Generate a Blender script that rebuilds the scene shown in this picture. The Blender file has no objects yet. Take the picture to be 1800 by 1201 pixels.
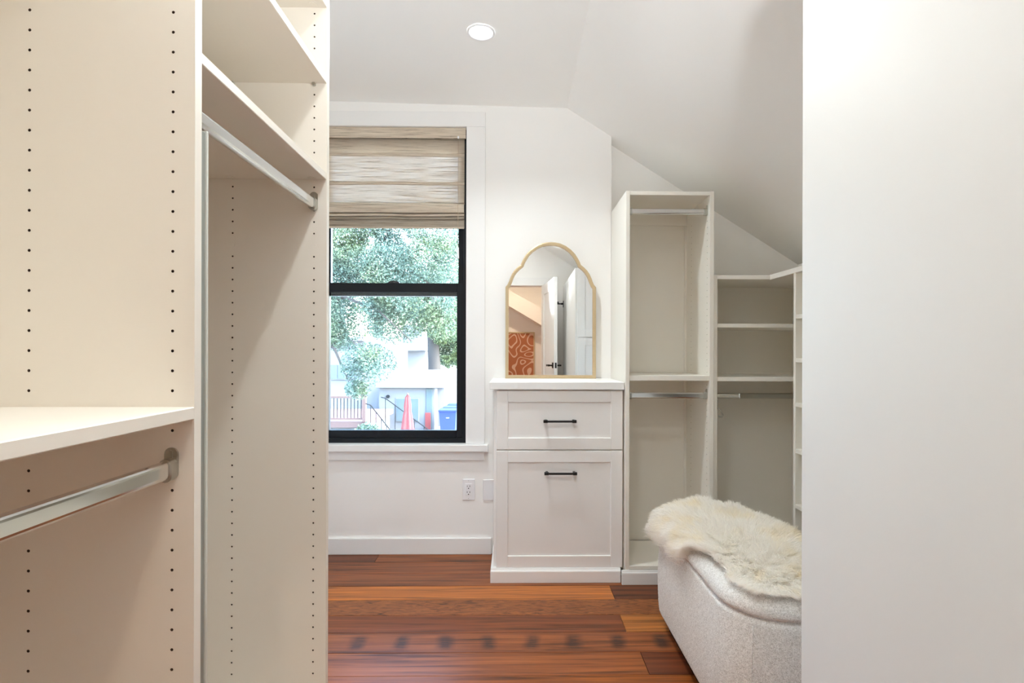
import bpy, bmesh, math, random
import numpy as np
from mathutils import Vector, Matrix, noise
random.seed(7); rng = np.random.default_rng(11)
S = bpy.context.scene
COL = S.collection
PI = math.pi

# ------------------------------------------------------------------ camera
H = 1.165
cam = bpy.data.cameras.new('camera'); co = bpy.data.objects.new('camera', cam); COL.objects.link(co)
YAW = math.radians(.8); F = 950.0
cam.sensor_width = 36; cam.lens = F * 36 / 1800
PX = 904 + F * math.tan(YAW); PY = 616
cam.shift_x = (900 - PX) / 1800; cam.shift_y = (PY - 600.5) / 1800
cam.clip_start = .02; cam.clip_end = 300
co.matrix_world = (Matrix.Translation((0, 0, H)) @ Matrix.Rotation(-YAW, 4, 'Z')
                   @ Matrix.Rotation(PI / 2, 4, 'X') @ Matrix.Rotation(.0025, 4, 'Z'))
S.camera = co
# ------------------------------------------------------------------ light and exposure
W = bpy.data.worlds.new('world'); S.world = W; W.use_nodes = True
nt = W.node_tree; nt.nodes.clear()
wo = nt.nodes.new('ShaderNodeOutputWorld'); bg = nt.nodes.new('ShaderNodeBackground')
sk = nt.nodes.new('ShaderNodeTexSky'); sk.sky_type = 'NISHITA'
sk.sun_disc = False; sk.sun_elevation = math.radians(48); sk.sun_rotation = math.radians(100)
sk.air_density = 1.0; sk.dust_density = 2.5; sk.ozone_density = 1.0
SKY = 2.6
bg.inputs['Strength'].default_value = SKY
nt.links.new(sk.outputs['Color'], bg.inputs['Color']); nt.links.new(bg.outputs[0], wo.inputs['Surface'])
sl = bpy.data.lights.new('sun', 'SUN'); so = bpy.data.objects.new('sun', sl); COL.objects.link(so)
sl.energy = 4.5; sl.angle = math.radians(.6); sl.color = (1, .96, .9)
so.rotation_euler = Vector((-.68, .14, -.72)).to_track_quat('-Z', 'Y').to_euler()
CAN_W = 44.0; CAN_COL = (.915, .99, 1.0); HALL_W = 9.0
fl_ = bpy.data.lights.new('ceiling_fill_light', 'SPOT'); fo_ = bpy.data.objects.new('ceiling_fill_light', fl_); COL.objects.link(fo_)   # added fill lamp without a real source, aimed up to brighten the ceiling
fl_.shadow_soft_size = .05; fl_.energy = 74; fl_.color = (.90, .97, 1); fl_.spot_size = math.radians(105); fl_.spot_blend = .8; fo_.location = (.25, -.08, 1.55)
fo_.rotation_euler = Vector((-.12, .60, .80)).to_track_quat('-Z', 'Y').to_euler()
S.cycles.max_bounces = 24; S.cycles.diffuse_bounces = 20; S.cycles.glossy_bounces = 6; S.cycles.transparent_max_bounces = 16
S.view_settings.view_transform = 'Standard'; S.view_settings.look = 'None'
S.view_settings.gamma = 1; S.view_settings.use_curve_mapping = False
S.view_settings.exposure = 0.88

# ------------------------------------------------------------------ materials
def newmat(name):
    m = bpy.data.materials.new(name); m.use_nodes = True
    n = m.node_tree; b = n.nodes['Principled BSDF']
    return m, n, b
def N(n, t, **kw):
    x = n.nodes.new(t)
    for k, v in kw.items():
        if k in x.inputs: x.inputs[k].default_value = v
        else: setattr(x, k, v)
    return x
def mat(name, col, rough=.5, metal=0, bump=0, bscale=60, spec=.5, coat=0, stretch=None, var=0):
    m, n, b = newmat(name)
    b.inputs['Base Color'].default_value = (*col, 1); b.inputs['Roughness'].default_value = rough
    b.inputs['Metallic'].default_value = metal; b.inputs['Specular IOR Level'].default_value = spec
    b.inputs['Coat Weight'].default_value = coat; b.inputs['Coat Roughness'].default_value = .12
    tc = N(n, 'ShaderNodeTexCoord'); mp = N(n, 'ShaderNodeMapping')
    n.links.new(tc.outputs['Object'], mp.inputs['Vector'])
    if stretch: mp.inputs['Scale'].default_value = stretch
    nz = N(n, 'ShaderNodeTexNoise', Scale=bscale, Detail=4.0)
    n.links.new(mp.outputs[0], nz.inputs['Vector'])
    if bump:
        bp = N(n, 'ShaderNodeBump', Strength=bump, Distance=.004)
        n.links.new(nz.outputs['Fac'], bp.inputs['Height']); n.links.new(bp.outputs[0], b.inputs['Normal'])
    if var:
        mx = N(n, 'ShaderNodeMixRGB'); mx.inputs[1].default_value = (*[c * (1 - var) for c in col], 1)
        mx.inputs[2].default_value = (*[min(1, c * (1 + var)) for c in col], 1)
        n.links.new(nz.outputs['Fac'], mx.inputs[0]); n.links.new(mx.outputs[0], b.inputs['Base Color'])
    return m
M = {}
M['wall'] = mat('white_wall_paint', (.905, .895, .875), .6, bump=.04, bscale=140)
M['ceil'] = mat('ceiling_paint', (.92, .915, .90), .7, bump=.03, bscale=90)
M['trim'] = mat('white_trim_paint', (.865, .86, .85), .4)
M['mel'] = mat('cream_melamine', (.82, .77, .695), .42, bump=.025, bscale=30, stretch=(1, 1, 14))
M['melw'] = mat('white_melamine', (.83, .805, .74), .42, bump=.025, bscale=30, stretch=(14, 1, 1))
M['core'] = mat('raw_particle_board', (.07, .04, .022), .9)
M['cab'] = mat('white_cabinet_lacquer', (.84, .83, .815), .38)
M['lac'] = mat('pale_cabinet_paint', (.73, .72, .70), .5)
M['chrome'] = mat('chrome', (.74, .75, .74), .13, metal=1)
M['steel'] = mat('brushed_steel', (.52, .52, .48), .3, metal=1)
M['alu'] = mat('grey_green_metal', (.36, .38, .35), .4, metal=.4)
M['alul'] = mat('pale_aluminium', (.66, .67, .62), .4, metal=.2)
M['black'] = mat('black_metal', (.008, .008, .009), .4)
M['frame'] = mat('black_window_frame', (.006, .008, .011), .35, spec=.25)
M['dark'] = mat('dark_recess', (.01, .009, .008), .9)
M['mirror'] = mat('mirror_silver', (.93, .94, .93), .0, metal=1)
M['gold'] = mat('champagne_wood', (.56, .43, .26), .38, metal=.35, bump=.08, bscale=40, stretch=(1, 1, 8), var=.12)
M['plastic'] = mat('white_plastic', (.84, .84, .86), .3)
M['cord'] = mat('tan_cord', (.55, .43, .33), .8)
M['hide'] = mat('pelt_leather', (.93, .90, .83), .9)
M['emit'], n_, b_ = newmat('lamp_lens')
r_lens = .05
b_.inputs['Emission Color'].default_value = (*CAN_COL, 1)
b_.inputs['Emission Strength'].default_value = 6
b_.inputs['Base Color'].default_value = (.9, .9, .9, 1)
M['emith'], n_, b_ = newmat('hall_lamp_lens')
b_.inputs['Emission Color'].default_value = (1, .80, .58, 1)
b_.inputs['Emission Strength'].default_value = HALL_W / (PI * PI * r_lens ** 2)

def glass_mat(name, tint, refl):
    m = bpy.data.materials.new(name); m.use_nodes = True; n = m.node_tree; n.nodes.clear()
    o = n.nodes.new('ShaderNodeOutputMaterial'); mx = n.nodes.new('ShaderNodeMixShader')
    t = n.nodes.new('ShaderNodeBsdfTransparent'); g = n.nodes.new('ShaderNodeBsdfGlossy')
    t.inputs['Color'].default_value = (*tint, 1); g.inputs['Roughness'].default_value = 0
    fr = N(n, 'ShaderNodeFresnel', IOR=refl)
    n.links.new(fr.outputs[0], mx.inputs[0]); n.links.new(t.outputs[0], mx.inputs[1]); n.links.new(g.outputs[0], mx.inputs[2])
    n.links.new(mx.outputs[0], o.inputs['Surface'])
    return m
M['glass'] = glass_mat('window_glass', (.93, .98, .985), 1.5)

def blind_mat(name, dens, dark=1.0):
    m = bpy.data.materials.new(name); m.use_nodes = True; n = m.node_tree; n.nodes.clear()
    o = n.nodes.new('ShaderNodeOutputMaterial')
    tc = N(n, 'ShaderNodeTexCoord'); mp = N(n, 'ShaderNodeMapping'); mp.inputs['Scale'].default_value = (5, 5, 300)
    n.links.new(tc.outputs['Object'], mp.inputs[0])
    nz = N(n, 'ShaderNodeTexNoise', Scale=1.0, Detail=5.0, Roughness=.7); n.links.new(mp.outputs[0], nz.inputs['Vector'])
    cr = n.nodes.new('ShaderNodeValToRGB')
    e = cr.color_ramp.elements
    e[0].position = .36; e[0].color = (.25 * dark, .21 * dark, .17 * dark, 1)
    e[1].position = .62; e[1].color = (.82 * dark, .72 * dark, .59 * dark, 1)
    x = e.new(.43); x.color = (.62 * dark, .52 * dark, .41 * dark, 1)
    n.links.new(nz.outputs['Fac'], cr.inputs[0])
    d = n.nodes.new('ShaderNodeBsdfDiffuse'); tl = n.nodes.new('ShaderNodeBsdfTranslucent'); tp = n.nodes.new('ShaderNodeBsdfTransparent')
    n.links.new(cr.outputs[0], d.inputs[0]); n.links.new(cr.outputs[0], tl.inputs[0])
    m1 = N(n, 'ShaderNodeMixShader'); m1.inputs[0].default_value = .36 * (1 - dens)
    n.links.new(d.outputs[0], m1.inputs[1]); n.links.new(tl.outputs[0], m1.inputs[2])
    m2 = N(n, 'ShaderNodeMixShader')
    mr = N(n, 'ShaderNodeMapRange'); mr.inputs['From Min'].default_value = .35; mr.inputs['From Max'].default_value = .65
    mr.inputs['To Min'].default_value = 0; mr.inputs['To Max'].default_value = .16 * (1 - dens)
    n.links.new(nz.outputs['Fac'], mr.inputs[0]); n.links.new(mr.outputs[0], m2.inputs[0])
    n.links.new(m1.outputs[0], m2.inputs[1]); n.links.new(tp.outputs[0], m2.inputs[2])
    n.links.new(m2.outputs[0], o.inputs['Surface'])
    return m
M['weave'] = blind_mat('woven_grass_cloth', .0)
M['weave2'] = blind_mat('woven_grass_cloth_doubled', .9, .92); M['weave_shaded'] = blind_mat('woven_grass_cloth_shaded', .9, .58)  # last: same cloth darkened, shade under the folds put into its colour

def boucle():
    m, n, b = newmat('boucle_fabric')
    tc = N(n, 'ShaderNodeTexCoord')
    nz = N(n, 'ShaderNodeTexNoise', Scale=210.0, Detail=2.0, Distortion=1.8)
    n.links.new(tc.outputs['Object'], nz.inputs['Vector'])
    mr = N(n, 'ShaderNodeMapRange'); mr.inputs['From Min'].default_value = .36; mr.inputs['From Max'].default_value = .62
    n.links.new(nz.outputs['Fac'], mr.inputs[0])
    mx = N(n, 'ShaderNodeMixRGB'); mx.inputs[1].default_value = (.62, .60, .57, 1); mx.inputs[2].default_value = (.95, .94, .92, 1)
    n.links.new(mr.outputs[0], mx.inputs[0]); n.links.new(mx.outputs[0], b.inputs['Base Color'])
    bp = N(n, 'ShaderNodeBump', Strength=.8, Distance=.003)
    n.links.new(nz.outputs['Fac'], bp.inputs['Height']); n.links.new(bp.outputs[0], b.inputs['Normal'])
    b.inputs['Roughness'].default_value = .95; b.inputs['Sheen Weight'].default_value = .15
    return m
M['boucle'] = boucle()

def fur():
    m = bpy.data.materials.new('sheep_fleece'); m.use_nodes = True; n = m.node_tree; n.nodes.clear()
    o = n.nodes.new('ShaderNodeOutputMaterial'); d = n.nodes.new('ShaderNodeBsdfDiffuse'); t = n.nodes.new('ShaderNodeBsdfTranslucent')
    tc = N(n, 'ShaderNodeTexCoord'); nz = N(n, 'ShaderNodeTexNoise', Scale=9.0, Detail=3.0)
    n.links.new(tc.outputs['Object'], nz.inputs['Vector'])
    mr = N(n, 'ShaderNodeMapRange'); mr.inputs['From Min'].default_value = .5; mr.inputs['From Max'].default_value = .75
    n.links.new(nz.outputs['Fac'], mr.inputs[0])
    mx = N(n, 'ShaderNodeMixRGB'); mx.inputs[1].default_value = (.98, .965, .935, 1); mx.inputs[2].default_value = (.97, .915, .79, 1)
    n.links.new(mr.outputs[0], mx.inputs[0])
    n.links.new(mx.outputs[0], d.inputs[0]); n.links.new(mx.outputs[0], t.inputs[0])
    ms = N(n, 'ShaderNodeMixShader'); ms.inputs[0].default_value = .5
    n.links.new(d.outputs[0], ms.inputs[1]); n.links.new(t.outputs[0], ms.inputs[2]); n.links.new(ms.outputs[0], o.inputs['Surface'])
    return m
M['fur'] = fur()

def plank_mat(name, stains=False, burl=False):
    m, n, b = newmat(name)
    tc = N(n, 'ShaderNodeTexCoord'); oi = N(n, 'ShaderNodeObjectInfo')
    ad = N(n, 'ShaderNodeVectorMath', operation='ADD'); sc = N(n, 'ShaderNodeVectorMath', operation='SCALE'); sc.inputs['Scale'].default_value = 37.0
    cb = N(n, 'ShaderNodeCombineXYZ'); n.links.new(oi.outputs['Random'], cb.inputs[0]); n.links.new(oi.outputs['Random'], cb.inputs[1])
    n.links.new(cb.outputs[0], sc.inputs[0]); n.links.new(tc.outputs['Object'], ad.inputs[0]); n.links.new(sc.outputs[0], ad.inputs[1])
    mp = N(n, 'ShaderNodeMapping'); mp.inputs['Scale'].default_value = (1.6, 46, 1) if not burl else (11, 52, 1)
    n.links.new(ad.outputs[0], mp.inputs[0])
    nz = N(n, 'ShaderNodeTexNoise', Scale=1.0, Detail=6.0, Roughness=.62, Distortion=.6 if not burl else 2.0); n.links.new(mp.outputs[0], nz.inputs['Vector'])
    mp2 = N(n, 'ShaderNodeMapping'); mp2.inputs['Scale'].default_value = (5, 330, 1); n.links.new(ad.outputs[0], mp2.inputs[0])
    nf = N(n, 'ShaderNodeTexNoise', Scale=1.0, Detail=3.0); n.links.new(mp2.outputs[0], nf.inputs['Vector'])
    cr = n.nodes.new('ShaderNodeValToRGB'); e = cr.color_ramp.elements
    e[0].position = .30; e[0].color = (.16, .14, .13, 1); e[1].position = .66; e[1].color = (1.5, 1.5, 1.4, 1)
    x = e.new(.46); x.color = (.88, .85, .82, 1)
    n.links.new(nz.outputs['Fac'], cr.inputs[0])
    mu = N(n, 'ShaderNodeMixRGB', blend_type='MULTIPLY'); mu.inputs[0].default_value = .95
    n.links.new(oi.outputs['Color'], mu.inputs[1]); n.links.new(cr.outputs[0], mu.inputs[2])
    cr2 = n.nodes.new('ShaderNodeValToRGB'); e = cr2.color_ramp.elements
    e[0].position = .3; e[0].color = (.62, .6, .58, 1); e[1].position = .6; e[1].color = (1.05, 1.05, 1.05, 1)
    n.links.new(nf.outputs['Fac'], cr2.inputs[0])
    mu2 = N(n, 'ShaderNodeMixRGB', blend_type='MULTIPLY'); mu2.inputs[0].default_value = .6
    n.links.new(mu.outputs[0], mu2.inputs[1]); n.links.new(cr2.outputs[0], mu2.inputs[2])
    last = mu2.outputs[0]
    if stains:   # a row of worn dark smudges on one board
        sx = N(n, 'ShaderNodeSeparateXYZ'); n.links.new(tc.outputs['Object'], sx.inputs[0])
        nz3 = N(n, 'ShaderNodeTexNoise', Scale=7.0, Detail=2.0); n.links.new(tc.outputs['Object'], nz3.inputs['Vector'])
        a = N(n, 'ShaderNodeMath', operation='ADD'); a.inputs[1].default_value = .07 + 1.73; n.links.new(sx.outputs[0], a.inputs[0])
        j = N(n, 'ShaderNodeMath', operation='MULTIPLY_ADD'); j.inputs[1].default_value = .06; n.links.new(nz3.outputs['Fac'], j.inputs[0]); n.links.new(a.outputs[0], j.inputs[2])
        pp = N(n, 'ShaderNodeMath', operation='PINGPONG'); pp.inputs[1].default_value = .0865; n.links.new(j.outputs[0], pp.inputs[0])
        mrx = N(n, 'ShaderNodeMapRange'); mrx.inputs['From Min'].default_value = .010; mrx.inputs['From Max'].default_value = .040; mrx.inputs['To Min'].default_value = 1; mrx.inputs['To Max'].default_value = 0
        n.links.new(pp.outputs[0], mrx.inputs[0])
        ab = N(n, 'ShaderNodeMath', operation='ABSOLUTE'); n.links.new(sx.outputs[1], ab.inputs[0])
        mry = N(n, 'ShaderNodeMapRange'); mry.inputs['From Min'].default_value = .03; mry.inputs['From Max'].default_value = .066; mry.inputs['To Min'].default_value = 1; mry.inputs['To Max'].default_value = 0
        n.links.new(ab.outputs[0], mry.inputs[0])
        p = N(n, 'ShaderNodeMath', operation='MULTIPLY'); n.links.new(mrx.outputs[0], p.inputs[0]); n.links.new(mry.outputs[0], p.inputs[1])
        mp4 = N(n, 'ShaderNodeMapping'); mp4.inputs['Scale'].default_value = (9, 130, 1); n.links.new(tc.outputs['Object'], mp4.inputs[0])
        n4 = N(n, 'ShaderNodeTexNoise', Scale=1.0, Detail=3.0); n.links.new(mp4.outputs[0], n4.inputs['Vector'])
        mr4 = N(n, 'ShaderNodeMapRange'); mr4.inputs['From Min'].default_value = .28; mr4.inputs['From Max'].default_value = .48
        n.links.new(n4.outputs['Fac'], mr4.inputs[0])
        p2 = N(n, 'ShaderNodeMath', operation='MULTIPLY'); n.links.new(p.outputs[0], p2.inputs[0]); n.links.new(mr4.outputs[0], p2.inputs[1])
        p3 = N(n, 'ShaderNodeMath', operation='MULTIPLY'); p3.inputs[1].default_value = .78; n.links.new(p2.outputs[0], p3.inputs[0])
        mxs = N(n, 'ShaderNodeMixRGB'); mxs.inputs[2].default_value = (.012, .01, .012, 1)
        n.links.new(p3.outputs[0], mxs.inputs[0]); n.links.new(last, mxs.inputs[1]); last = mxs.outputs[0]
    n.links.new(last, b.inputs['Base Color'])
    b.inputs['Roughness'].default_value = .45; b.inputs['Coat Weight'].default_value = .2; b.inputs['Coat Roughness'].default_value = .3; b.inputs['Specular IOR Level'].default_value = .3
    bp = N(n, 'ShaderNodeBump', Strength=.12, Distance=.002); n.links.new(nf.outputs['Fac'], bp.inputs['Height']); n.links.new(bp.outputs[0], b.inputs['Normal'])
    return m
M['plank'] = plank_mat('redwood_plank'); M['plank_stain'] = plank_mat('stained_redwood_plank', stains=True); M['plank_burl'] = plank_mat('burled_redwood_plank', burl=True)

def leaf_mat(name, col):
    m = bpy.data.materials.new(name); m.use_nodes = True; n = m.node_tree; n.nodes.clear()
    o = n.nodes.new('ShaderNodeOutputMaterial'); d = n.nodes.new('ShaderNodeBsdfDiffuse'); t = n.nodes.new('ShaderNodeBsdfTranslucent')
    tc = N(n, 'ShaderNodeTexCoord'); nz = N(n, 'ShaderNodeTexNoise', Scale=11.0, Detail=2.0); n.links.new(tc.outputs['Object'], nz.inputs['Vector'])
    n2 = N(n, 'ShaderNodeTexNoise', Scale=.9, Detail=2.0); n.links.new(tc.outputs['Object'], n2.inputs['Vector'])
    cr = n.nodes.new('ShaderNodeValToRGB'); e = cr.color_ramp.elements
    e[0].position = .34; e[0].color = (*[c * .30 for c in col], 1)
    e[1].position = .70; e[1].color = (min(1, col[0] * 4.2), min(1, col[1] * 3.4), min(1, col[2] * 3.6), 1)  # pale ramp end paints light highlights into the leaf colour
    x = e.new(.47); x.color = (*col, 1); x = e.new(.58); x.color = (*[c * 1.7 for c in col], 1)
    n.links.new(nz.outputs['Fac'], cr.inputs[0])
    mx = N(n, 'ShaderNodeMixRGB', blend_type='MULTIPLY'); mx.inputs[2].default_value = (1.15, 1.0, .68, 1)
    mr = N(n, 'ShaderNodeMapRange'); mr.inputs['From Min'].default_value = .45; mr.inputs['From Max'].default_value = .65
    n.links.new(n2.outputs['Fac'], mr.inputs[0]); n.links.new(mr.outputs[0], mx.inputs[0]); n.links.new(cr.outputs[0], mx.inputs[1])
    n.links.new(mx.outputs[0], d.inputs[0]); n.links.new(mx.outputs[0], t.inputs[0])
    ms = N(n, 'ShaderNodeMixShader'); ms.inputs[0].default_value = .4
    n.links.new(d.outputs[0], ms.inputs[1]); n.links.new(t.outputs[0], ms.inputs[2]); n.links.new(ms.outputs[0], o.inputs['Surface'])
    return m
M['leaf'] = leaf_mat('oak_leaf', (.085, .135, .112)); M['leaf2'] = leaf_mat('background_leaf', (.085, .13, .08))
M['bark'] = mat('bark', (.05, .045, .042), .95, spec=.1, bump=.5, bscale=20)
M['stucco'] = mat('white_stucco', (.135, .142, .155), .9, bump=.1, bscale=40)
M['roof'] = mat('grey_roofing', (.11, .11, .115), .95, bump=.3, bscale=3, var=.7)
M['pane'] = mat('grey_pane', (.07, .10, .115), .15)
M['deckwood'] = mat('weathered_deck_wood', (.11, .075, .072), .9, spec=.2, var=.15)
M['rail'] = mat('dark_rail_metal', (.012, .015, .018), .9, spec=.1)
M['red'] = mat('red_canvas', (.15, .028, .03), .95)
M['blue'] = mat('blue_bin_plastic', (.018, .035, .16), .8, spec=.2)
M['ground'] = mat('pale_concrete', (.30, .295, .29), .95, var=.1, bscale=3)
M['green'] = mat('green_fence', (.03, .06, .05), .8)

# ------------------------------------------------------------------ geometry helpers
ORG = {}
class MB:
    def __init__(s): s.bm = bmesh.new()
    def box(s, x0, x1, y0, y1, z0, z1, bev=0.0, mi=0):
        r = bmesh.ops.create_cube(s.bm, size=1)
        vs = r['verts']
        for v in vs:
            v.co = Vector((x0 + (v.co.x + .5) * (x1 - x0), y0 + (v.co.y + .5) * (y1 - y0), z0 + (v.co.z + .5) * (z1 - z0)))
        fs = {f for v in vs for f in v.link_faces}
        for f in fs: f.material_index = mi
        if bev:
            es = list({e for v in vs for e in v.link_edges})
            bmesh.ops.bevel(s.bm, geom=es, offset=bev, segments=1, affect='EDGES', profile=.5)
        return s
    def prism(s, pts, axis, a, b, mi=0):
        """pts: 2-D polygon in the two other axes (x,z for 'y'; y,z for 'x'; x,y for 'z')"""
        def m(p, t):
            return {'y': (p[0], t, p[1]), 'x': (t, p[0], p[1]), 'z': (p[0], p[1], t)}[axis]
        A = [s.bm.verts.new(m(p, a)) for p in pts]; B = [s.bm.verts.new(m(p, b)) for p in pts]
        fs = [s.bm.faces.new(A), s.bm.faces.new(B[::-1])]
        for i in range(len(pts)):
            j = (i + 1) % len(pts); fs.append(s.bm.faces.new((A[j], A[i], B[i], B[j])))
        for f in fs: f.material_index = mi
        bmesh.ops.recalc_face_normals(s.bm, faces=fs)
        return s
    def tube(s, pts, r, seg=10, mi=0, rz=None, closed_ends=True):
        pts = [Vector(p) for p in pts]; rings = []
        rr = r if isinstance(r, (list, tuple)) else [r] * len(pts)
        for i, p in enumerate(pts):
            d = (pts[min(i + 1, len(pts) - 1)] - pts[max(i - 1, 0)]).normalized()
            up = Vector((0, 0, 1)) if abs(d.z) < .9 else Vector((0, 1, 0))
            a = d.cross(up).normalized(); b = a.cross(d).normalized()
            rings.append([s.bm.verts.new(p + a * rr[i] * math.cos(2 * PI * k / seg) + b * (rz or rr[i]) * math.sin(2 * PI * k / seg)) for k in range(seg)])
        for A, B in zip(rings, rings[1:]):
            for k in range(seg):
                f = s.bm.faces.new((A[k], A[(k + 1) % seg], B[(k + 1) % seg], B[k])); f.smooth = True; f.material_index = mi
        if closed_ends:
            for R in (rings[0][::-1], rings[-1]): s.bm.faces.new(R).material_index = mi
        return s
    def stadium(s, axis, c, hw, hh, a, b, seg=8, mi=0):
        """a vertical stadium (flat oval) extruded along axis between a and b; c = centre in the two other coords"""
        pts = []
        st = hh - hw
        for k in range(seg + 1):
            t = PI * k / seg; pts.append((c[0] + hw * math.cos(t), c[1] + st + hw * math.sin(t)))
        for k in range(seg + 1):
            t = PI + PI * k / seg; pts.append((c[0] + hw * math.cos(t), c[1] - st + hw * math.sin(t)))
        return s.prism(pts, axis, a, b, mi)
    def lathe(s, prof, cx, cy, seg=20, mi=0):
        rings = []
        for r, z in prof:
            rings.append([s.bm.verts.new((cx + r * math.cos(2 * PI * k / seg), cy + r * math.sin(2 * PI * k / seg), z)) for k in range(seg)])
        for A, B in zip(rings, rings[1:]):
            for k in range(seg):
                f = s.bm.faces.new((A[k], A[(k + 1) % seg], B[(k + 1) % seg], B[k])); f.smooth = True; f.material_index = mi
        s.bm.faces.new(rings[0][::-1]); s.bm.faces.new(rings[-1])
        return s
    def build(s, name, mats, parent=None, kind=None, label=None, smooth=None, origin=None):
        me = bpy.data.meshes.new(name)
        org = Vector(origin) if origin is not None else (ORG[parent.name] if parent else Vector((0, 0, 0)))
        base = ORG[parent.name] if parent else Vector((0, 0, 0))
        bmesh.ops.translate(s.bm, verts=s.bm.verts, vec=-org)
        s.bm.to_mesh(me); s.bm.free()
        for m in (mats if isinstance(mats, (list, tuple)) else [mats]): me.materials.append(m)
        if smooth is not None:
            for p in me.polygons: p.use_smooth = smooth
        o = bpy.data.objects.new(name, me); COL.objects.link(o)
        if parent: o.parent = parent
        o.location = org - base
        ORG[o.name] = org
        if kind: o['kind'] = kind
        if label: o['label'] = label
        return o
def tag(o, label, cat, group=None):
    o['label'] = label; o['category'] = cat
    if group: o['group'] = group
    return o
def thing(name, label, cat, loc, rz=0, group=None):
    o = bpy.data.objects.new(name, None); COL.objects.link(o); o.empty_display_size = .05
    o.location = loc; o.rotation_euler = (0, 0, rz); ORG[o.name] = Vector(loc)
    return tag(o, label, cat, group)
def struct_empty(name, loc=(0, 0, 0)):
    o = bpy.data.objects.new(name, None); COL.objects.link(o); o.location = loc; o['kind'] = 'structure'; ORG[o.name] = Vector(loc)
    return o
def copy_part(o, parent, off):
    c = o.copy(); COL.objects.link(c); c.parent = parent; c.location = Vector(o.location) + Vector(off)
    ORG[c.name] = ORG[o.name] + Vector(off)
    return c
def B(name, x0, x1, y0, y1, z0, z1, m, parent=None, bev=.0012, **kw):
    return MB().box(x0, x1, y0, y1, z0, z1, bev).build(name, m, parent, **kw)
def raw(name, verts, faces, m, parent=None, kind=None, smooth=False):
    me = bpy.data.meshes.new(name)
    org = ORG[parent.name] if parent else Vector((0, 0, 0))
    verts = np.asarray(verts, dtype=np.float32) - np.array(org, dtype=np.float32)
    faces = np.asarray(faces, dtype=np.int32); nf, k = faces.shape
    me.vertices.add(len(verts)); me.vertices.foreach_set('co', verts.ravel())
    me.loops.add(nf * k); me.loops.foreach_set('vertex_index', faces.ravel())
    me.polygons.add(nf); me.polygons.foreach_set('loop_start', np.arange(0, nf * k, k, dtype=np.int32))
    me.update(calc_edges=True); me.validate()
    me.polygons.foreach_set('use_smooth', np.full(len(me.polygons), smooth, dtype=bool))
    me.materials.append(m)
    o = bpy.data.objects.new(name, me); COL.objects.link(o)
    if parent: o.parent = parent
    if kind: o['kind'] = kind
    ORG[o.name] = org
    return o

def pin_panel(name, m, parent, mp, u0, u1, v0, v1, t, cols, vph, r=.0025, skip=()):
    """upright board drilled with two real rows of shelf-pin holes; mp maps (u, v, w) to the world, w into the board"""
    mb = MB(); bm = mb.bm; P = .032; h = P / 2
    def V(u, v, w): return bm.verts.new(mp(u, v, w))
    def quad(a, b, c, d, mi=0):
        f = bm.faces.new([V(*p) for p in (a, b, c, d)]); f.material_index = mi
    v_lo = vph - P * math.floor((vph - v0 - .09) / P); n = int((v1 - .05 - v_lo) / P)
    us = [u0]
    for c in sorted(cols): us += [c - h, c + h]
    us.append(u1)
    for i in range(0, len(us), 2): quad((us[i], v0, 0), (us[i + 1], v0, 0), (us[i + 1], v1, 0), (us[i], v1, 0))
    for c in sorted(cols):
        lo = v_lo - h; hi = lo + n * P
        quad((c - h, v0, 0), (c + h, v0, 0), (c + h, lo, 0), (c - h, lo, 0)); quad((c - h, hi, 0), (c + h, hi, 0), (c + h, v1, 0), (c - h, v1, 0))
        for k in range(n):
            z = v_lo + k * P
            if any(abs(z - q) < h for q in skip):
                quad((c - h, z - h, 0), (c + h, z - h, 0), (c + h, z + h, 0), (c - h, z + h, 0)); continue
            cor = [V(c + h, z - h, 0), V(c + h, z + h, 0), V(c - h, z + h, 0), V(c - h, z - h, 0)]
            oc = [V(c + r * math.cos(PI / 8 + PI / 4 * q), z + r * math.sin(PI / 8 + PI / 4 * q), 0) for q in range(8)]
            inn = [V(c + r * math.cos(PI / 8 + PI / 4 * q), z + r * math.sin(PI / 8 + PI / 4 * q), .010) for q in range(8)]
            # oc[0] 22deg .. oc[7] 337deg
            bm.faces.new((cor[0], cor[1], oc[0], oc[7])); bm.faces.new((cor[1], oc[1], oc[0])); bm.faces.new((cor[1], cor[2], oc[2], oc[1]))
            bm.faces.new((cor[2], oc[3], oc[2])); bm.faces.new((cor[2], cor[3], oc[4], oc[3])); bm.faces.new((cor[3], oc[5], oc[4]))
            bm.faces.new((cor[3], cor[0], oc[6], oc[5])); bm.faces.new((cor[0], oc[7], oc[6]))
            for q in range(8):
                bm.faces.new((oc[q], oc[(q + 1) % 8], inn[(q + 1) % 8], inn[q])).material_index = 1
            bm.faces.new(inn).material_index = 1
    quad((u0, v0, t), (u1, v0, t), (u1, v1, t), (u0, v1, t))
    quad((u0, v0, 0), (u0, v1, 0), (u0, v1, t), (u0, v0, t)); quad((u1, v0, 0), (u1, v1, 0), (u1, v1, t), (u1, v0, t))
    quad((u0, v0, 0), (u1, v0, 0), (u1, v0, t), (u0, v0, t)); quad((u0, v1, 0), (u1, v1, 0), (u1, v1, t), (u0, v1, t))
    return mb.build(name, [m, M['core']], parent)

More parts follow.
